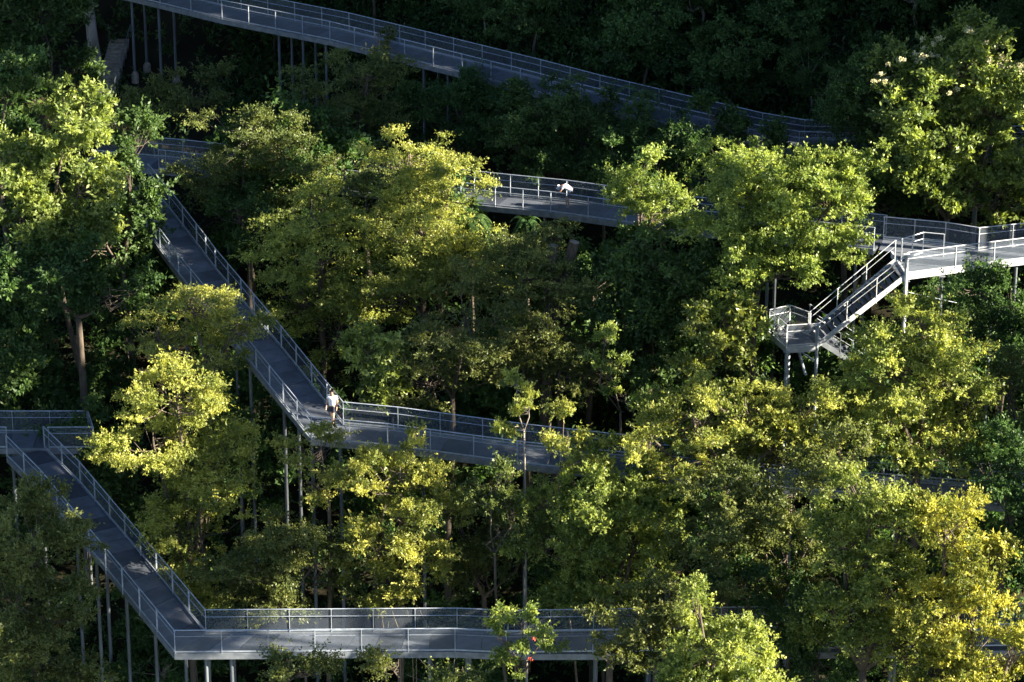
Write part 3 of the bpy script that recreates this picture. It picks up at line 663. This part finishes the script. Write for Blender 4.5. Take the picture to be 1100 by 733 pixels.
# cream blossom heads on the tall tree at the upper right
bt = [o for o in COL.objects if 'creamy blossom' in str(o.get('label'))][0]; Bc = []
for _ in range(70):
    e_ = [(1030,75,52,40),(985,105,44,44),(1070,120,46,52)][int(rng.integers(3))]; a_ = rng.uniform(.1, math.pi-.1); q_ = rng.uniform(.75, 1.15)
    Bc.append(at_y(e_[0]+e_[2]*q_*math.cos(a_), e_[1]-e_[3]*q_*math.sin(a_), 32.5-rng.uniform(-1, 2.5)))
V, t = foliage(np.array(Bc), np.tile([0,0,1.], (len(Bc),1)), dict(L=.12, W=.09, rc=.22, sp=9, lv=5, sq=.6, den=1, up=.9))
quad_mesh('blossom', V-np.array(bt.location), t, M['blossom'], bt)

# pale forest trunk at upper left
b0 = hit_ground(104,78); mb = MB()
H = [(0,.75),(.5,.5),(2,.36),(5,.30),(9,.26),(16,.2)]
tk = empty('forest_giant', b0, 'tall tree with pale streaked bare trunk beside the hillside steps', 'tree')
mb.tube([b0+np.array([-.07*h_, .05*h_, h_-.4]) for h_, _ in H], [r for _, r in H], 12); mb.build('trunk', M['palebark'], tk, b0, smooth=True)
c = b0+np.array([-1.0, .8, 17]); cl, u_ = clumps_on(c, (4.5,4,3), TYPES['back'], 1); V, t = foliage(cl, u_, TYPES['back']); quad_mesh('crown', V-b0, t, M['dark'], tk)

# sawn trunks among the trees
for (xa, ya), lean, lb in (((617,260),(.75,-.15),'leaning sawn-off trunk with pale cut end, in the middle trees'), ((594,264),(.1,0),'upright sawn-off trunk left of the leaning one')):
    tp = at_y(xa, ya, 20.5); bs = tp + np.array([-lean[0]*3.2, 0, 0]); bs[2] = float(ground(bs[0], bs[1])); r = .27
    bs = np.array([tp[0]-lean[0]*(tp[2]-bs[2])*.35, 21, bs[2]])
    o = empty('sawn_trunk', bs, lb, 'trunk'); mb = MB(); mb.tube([bs, (bs+tp)/2, tp], [.34,.30,r], 12); mb.build('trunk', M['bark'], o, bs, smooth=False)
    d = (tp-bs)/np.linalg.norm(tp-bs); mb = MB(); mb.tube([tp, tp+d*.02], r*.93, 12); mb.build('cut_face', M['cut'], o, bs)

# ferns / palms
def fern(name, label, px, py, y, Lf, n=14, mat='dark', stem=.08, cat='fern'):
    c = at_y(px, py, y); g_ = float(ground(c[0], c[1])); b = np.array([c[0], c[1], g_-.1]); o = empty(name, b, label, cat)
    mb = MB(); mb.tube([b, (b+c)/2+[.1,0,0], c], [stem*1.4, stem, stem], 7); mb.build('trunk', M['bark'], o, b, smooth=True)
    Bs, Ds, Ns = [], [], []
    for i in range(n):
        a = 2*math.pi*i/n+rng.uniform(-.2,.2); dr = np.array([math.cos(a), math.sin(a), 0]); sdv = np.array([-dr[1], dr[0], 0]); ln = Lf*rng.uniform(.8,1.15)
        for t in np.linspace(.12, 1, 30):
            p = c + dr*ln*t*(1-.15*t) + np.array([0,0, ln*((.75+.5*math.sin(i*2.3))*t-1.25*t*t)])
            for s in (-1, 1):
                Bs.append(p); Ds.append(unit(sdv*s+dr*.45-np.array([0,0,.25]))); Ns.append(np.array([0,0,1.])+dr*.2)
    V = leaf_quads(np.array(Bs), np.array(Ds), unit(np.array(Ns)), .34*Lf/1.4, .075)
    quad_mesh('fronds', V-b, rng.random(len(V)//4), M[mat], o)
fern('tree_fern','arching tree fern beside the second walkway, right of the tallest golden tree',506,236,27,1.4,mat='dark')
fern('tree_fern','small feathery fern just below the railing near the bending person',566,238,25,.9,mat='dark')
fern('palm','dark palm with spreading fronds behind the second walkway',648,182,36,1.7,12,'dark',cat='palm')
fern('palm','dark palm in front of the top walkway, right of centre',690,100,38.5,1.6,12,'dark',cat='palm')
# dry stems behind the lowest walkway
b = at_y(432,690,1.6); b[2] = float(ground(b[0], b[1])); o = empty('dry_plant', b, 'dry straw-coloured stems rising behind the lowest walkway rail', 'plant'); mb = MB()
for i in range(6):
    x = rng.uniform(-1.2, 1.2); tp = at_y(432+x*22, 655+rng.uniform(-5, 14), 1.9); k_ = rng.uniform(-.45, .45); mb.tube([(tp[0]+k_*2.5, 1.9, b[2]), (tp[0]+k_, 1.9, tp[2]-1.0), (tp[0]+k_*.2, 1.9, tp[2]-.3), tuple(tp)], [.025,.017,.012,.008], 5)
mb.build('stem', M['straw'], o, b)

# ------------------------------------------------------------------ dark forest on the slope behind and around (individual trees, shared meshes)
protos = []
def proto(i, ty, mt, ell, hgt, tr):
    T = TYPES[ty]; root = bpy.data.objects.new('forest_tree', None); COL.objects.link(root); tag(root, 'x', 'tree', 'shaded trees on the hillside')
    mb = MB(); mb.tube([(0,0,-.6),(rng.normal()*.2,0,hgt*.35),(rng.normal()*.3,.1,hgt*.7)], [tr*1.4, tr, tr*.7], 8)
    Vs, Ts = [], []
    for cx, cy, cz, rx, ry, rz in ell:
        c = np.array([cx, cy, cz]); mb.tube([(0,0,hgt*.6), c*.6+np.array([0,0,hgt*.24]), c], [tr*.6, tr*.4, tr*.15], 6)
        cl, u_ = clumps_on(c, (rx, ry, rz), T)
        for j in rng.choice(len(cl), 14): mb.tube([c-[0,0,rz*.4], cl[j]], [tr*.25, .015], 5, False)
        V, t = foliage(cl, u_, T); Vs.append(V); Ts.append(t)
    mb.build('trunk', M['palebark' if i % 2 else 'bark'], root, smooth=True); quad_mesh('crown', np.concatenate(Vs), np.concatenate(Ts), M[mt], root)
    return root
P0 = [
 proto(0,'back','dark',[(0,0,8,3,3,2.3),(1.6,.5,6.3,2.2,2.2,1.8),(-1.7,-.4,6.2,2.3,2.2,2)],8,.2),
 proto(1,'back','dark',[(0,0,9.5,2.4,2.4,2),(.8,.3,7.2,2.6,2.5,1.8),(-1.0,-.4,5.4,2.4,2.2,1.6)],9,.18),
 proto(2,'broad','dark',[(0,0,6.0,2.6,2.4,2.2),(1.4,.2,4.4,2.0,2.0,1.8),(-1.2,-.4,4.2,1.9,2,1.7)],6,.13),
 proto(3,'fine','dark',[(0,0,4.2,2.2,2.2,1.9),(1.1,.6,2.8,1.8,1.8,1.5),(-1.2,-.5,2.7,1.9,1.7,1.5)],4,.1),
]
used = set()
def put(i, x, y, s, label, group):
    z = float(ground(x, y)); r = rng.uniform(0, 6.28)
    if i not in used:
        used.add(i); o = P0[i]; o.location = (x, y, z); o.rotation_euler = (0, 0, r); o.scale = (s, s, s); o['label'] = label; o['group'] = group; return o
    return copy_tree(P0[i], (x, y, z), r, s, label, group)
GB = 'shaded trees above the top walkway'
for row, (dy_, n_) in enumerate(((4.5,13),(9,13),(14,13),(20,13))):
    for k_ in range(n_):
        x = -31 + 66*(k_+.5)/n_ + rng.uniform(-1.5,1.5); y = float(yT(x)) + dy_ + rng.uniform(-1.2,1.2)
        if -28 < x < -17.5 and row < 2: continue
        i = int(rng.choice([0,1,2,0] if row > 1 else [2,3,3,2]))
        put(i, x, y, rng.uniform(.85,1.15) if row > 1 else rng.uniform(.65,.95), 'shaded dark tree on the slope above the top walkway', GB)
GU = 'dim understorey trees below the walkways'
for x, y, i, s in ((-22,20,2,1),(-14,22,2,1.0),(-17,14,3,1.2),(-6,20,2,1.1),(0,24,2,1.2),(4,14,2,1),(-3,10,3,1.3),(9,20,2,1.1),(13,12,2,1.1),(18,22,2,1.2),(22,14,2,1.1),(-11,4,3,1.3),(-5,-2,3,1.2),(3,2,3,1.3),(9,3,2,1),(15,2,2,1.1),(20,4,2,1.2),(24,-2,2,1.1),(-21,34,2,1),(-12,38,2,1.2),(-4,36,2,1.1),(3,30,2,1.1),(10,29,2,.9),(23,30,2,.9),(27,22,2,1.2),(17,18,2,.9),(20,27,3,1.0),(15,25,3,1.0),(-26,26,2,1.1),(-26,8,3,1.2),(-8,44,3,1.1)):
    put(i, x, y, s, 'dim understorey tree growing beneath the taller crowns', GU)
for i in range(4):
    if i not in used: put(i, 31, 60+i, 1, 'shaded dark tree on the slope above the top walkway', GB)

# unseen crowns added on sun rays to keep walkways dim; plain forest at left
Vs, Ts = [], []; fm = MB(); SD = np.array(sd)
FT = dict(TYPES['back']); FT['L'] = .75; FT['W'] = .42; FT['sp'] = 9; FT['lv'] = 6
def mass(c, r, trunk=True):
    cl, u_ = clumps_on(c, (r, r, r*.85), FT, 1.0); V, t = foliage(cl, u_, FT); Vs.append(V); Ts.append(t)
    if trunk: g_ = float(ground(c[0], c[1])); fm.tube([(c[0], c[1], g_-.5), (c[0]+.3, c[1], (g_+c[2])/2), tuple(c)], [.4, .3, .15], 6)
lit_pts = [(p, max(r_*.95, 1.7)) for p, r_ in LIT] + [(at_z(a, b, z), .8) for a, b, z in ((1000,285,10.4),(1040,280,10.4),(925,320,9),(860,355,7.6),(900,335,8),(960,290,10.4),(1080,275,10.4),(990,265,10.5),(1050,255,10.9))] + [(at_z(357,440,6.5), 2.2), (at_z(250,15,13.4), 1.3), (at_z(295,24,13.2), 1.2), (at_z(340,32,13), 1.2), (at_z(490,76,12.5), 1.1), (at_z(318,692,.1), 1.1), (at_z(425,690,.1), 1.1), (at_z(620,495,5.3), 1.3), (at_z(335,440,5.8), 1.0), (at_z(611,205,10.2), .9)]
lit_pts = [(p, 1.6 if q == .8 else q) for p, q in lit_pts]
lp_ = np.array([p for p, _ in lit_pts]); lr_ = np.array([q for _, q in lit_pts])
placed = []
def shade(p, rs=(3.0, 2.2, 1.5), tight=.7):
    p = np.asarray(p, float)
    xw = 33 + max(0, p[1])*.16 + rng.uniform(0, 4)
    t = (xw-p[0])/SD[0]; c = p+SD*t
    if any(np.linalg.norm(c-q) < rq*.75 for q, rq in placed): return
    d = c-lp_; al = d@SD; perp = np.linalg.norm(d-al[:, None]*SD, axis=1); clear = (perp-lr_)[al > 0].min() if (al > 0).any() else 99
    for r_ in rs:
        if clear > r_*1.0 or r_ == rs[-1] and clear > tight: placed.append((c, r_)); return
for p in DECKS:
    q_ = proj(p)[0]
    if 8 < p[1] < 11.5 and q_ > 700 or 30 < p[1] < 42 and 220 < q_ < 530: continue
    shade(p+np.array([0, 0, .3]), tight=-2 if p[0] < -14 and p[1] < 20 else .7)
for p, r_ in DARK: shade(p)
for dy_ in range(0, 30, 4):
    for x in range(-30, 34, 5): y = float(yT(x))+dy_; shade((x, y, float(ground(x, y))+4), (3.6, 2.6))
for c, r_ in placed: mass(c, r_)
print('shade crowns', len(placed))
for y in range(-20, 90, 12): c = np.array([-42+rng.uniform(-1,1), y, float(ground(-42, y))+12]); mass(c, 4.5)
tag(quad_mesh('forest', np.concatenate(Vs), np.concatenate(Ts), M['dark']), 'unseen crowns added to shade the slope from the right, and forest beyond its left side', 'forest', kind='stuff')
tag(fm.build('shade_forest_stems', M['bark']), 'stems of the added shading crowns and of the forest beyond the left side', 'forest', kind='stuff')

# ------------------------------------------------------------------ render settings
sc.view_settings.view_transform = 'Standard'; sc.view_settings.look = 'None'; sc.view_settings.gamma = 1; sc.view_settings.use_curve_mapping = False
sc.view_settings.exposure = 2.65
sc.render.engine = 'CYCLES'; cy = sc.cycles; cy.max_bounces = 5; cy.diffuse_bounces = 2; cy.glossy_bounces = 2; cy.transmission_bounces = 3; cy.transparent_max_bounces = 8
cy.use_denoising = True; cy.use_adaptive_sampling = True
print('faces', sum(len(o.data.polygons) for o in bpy.data.objects if o.type == 'MESH'))
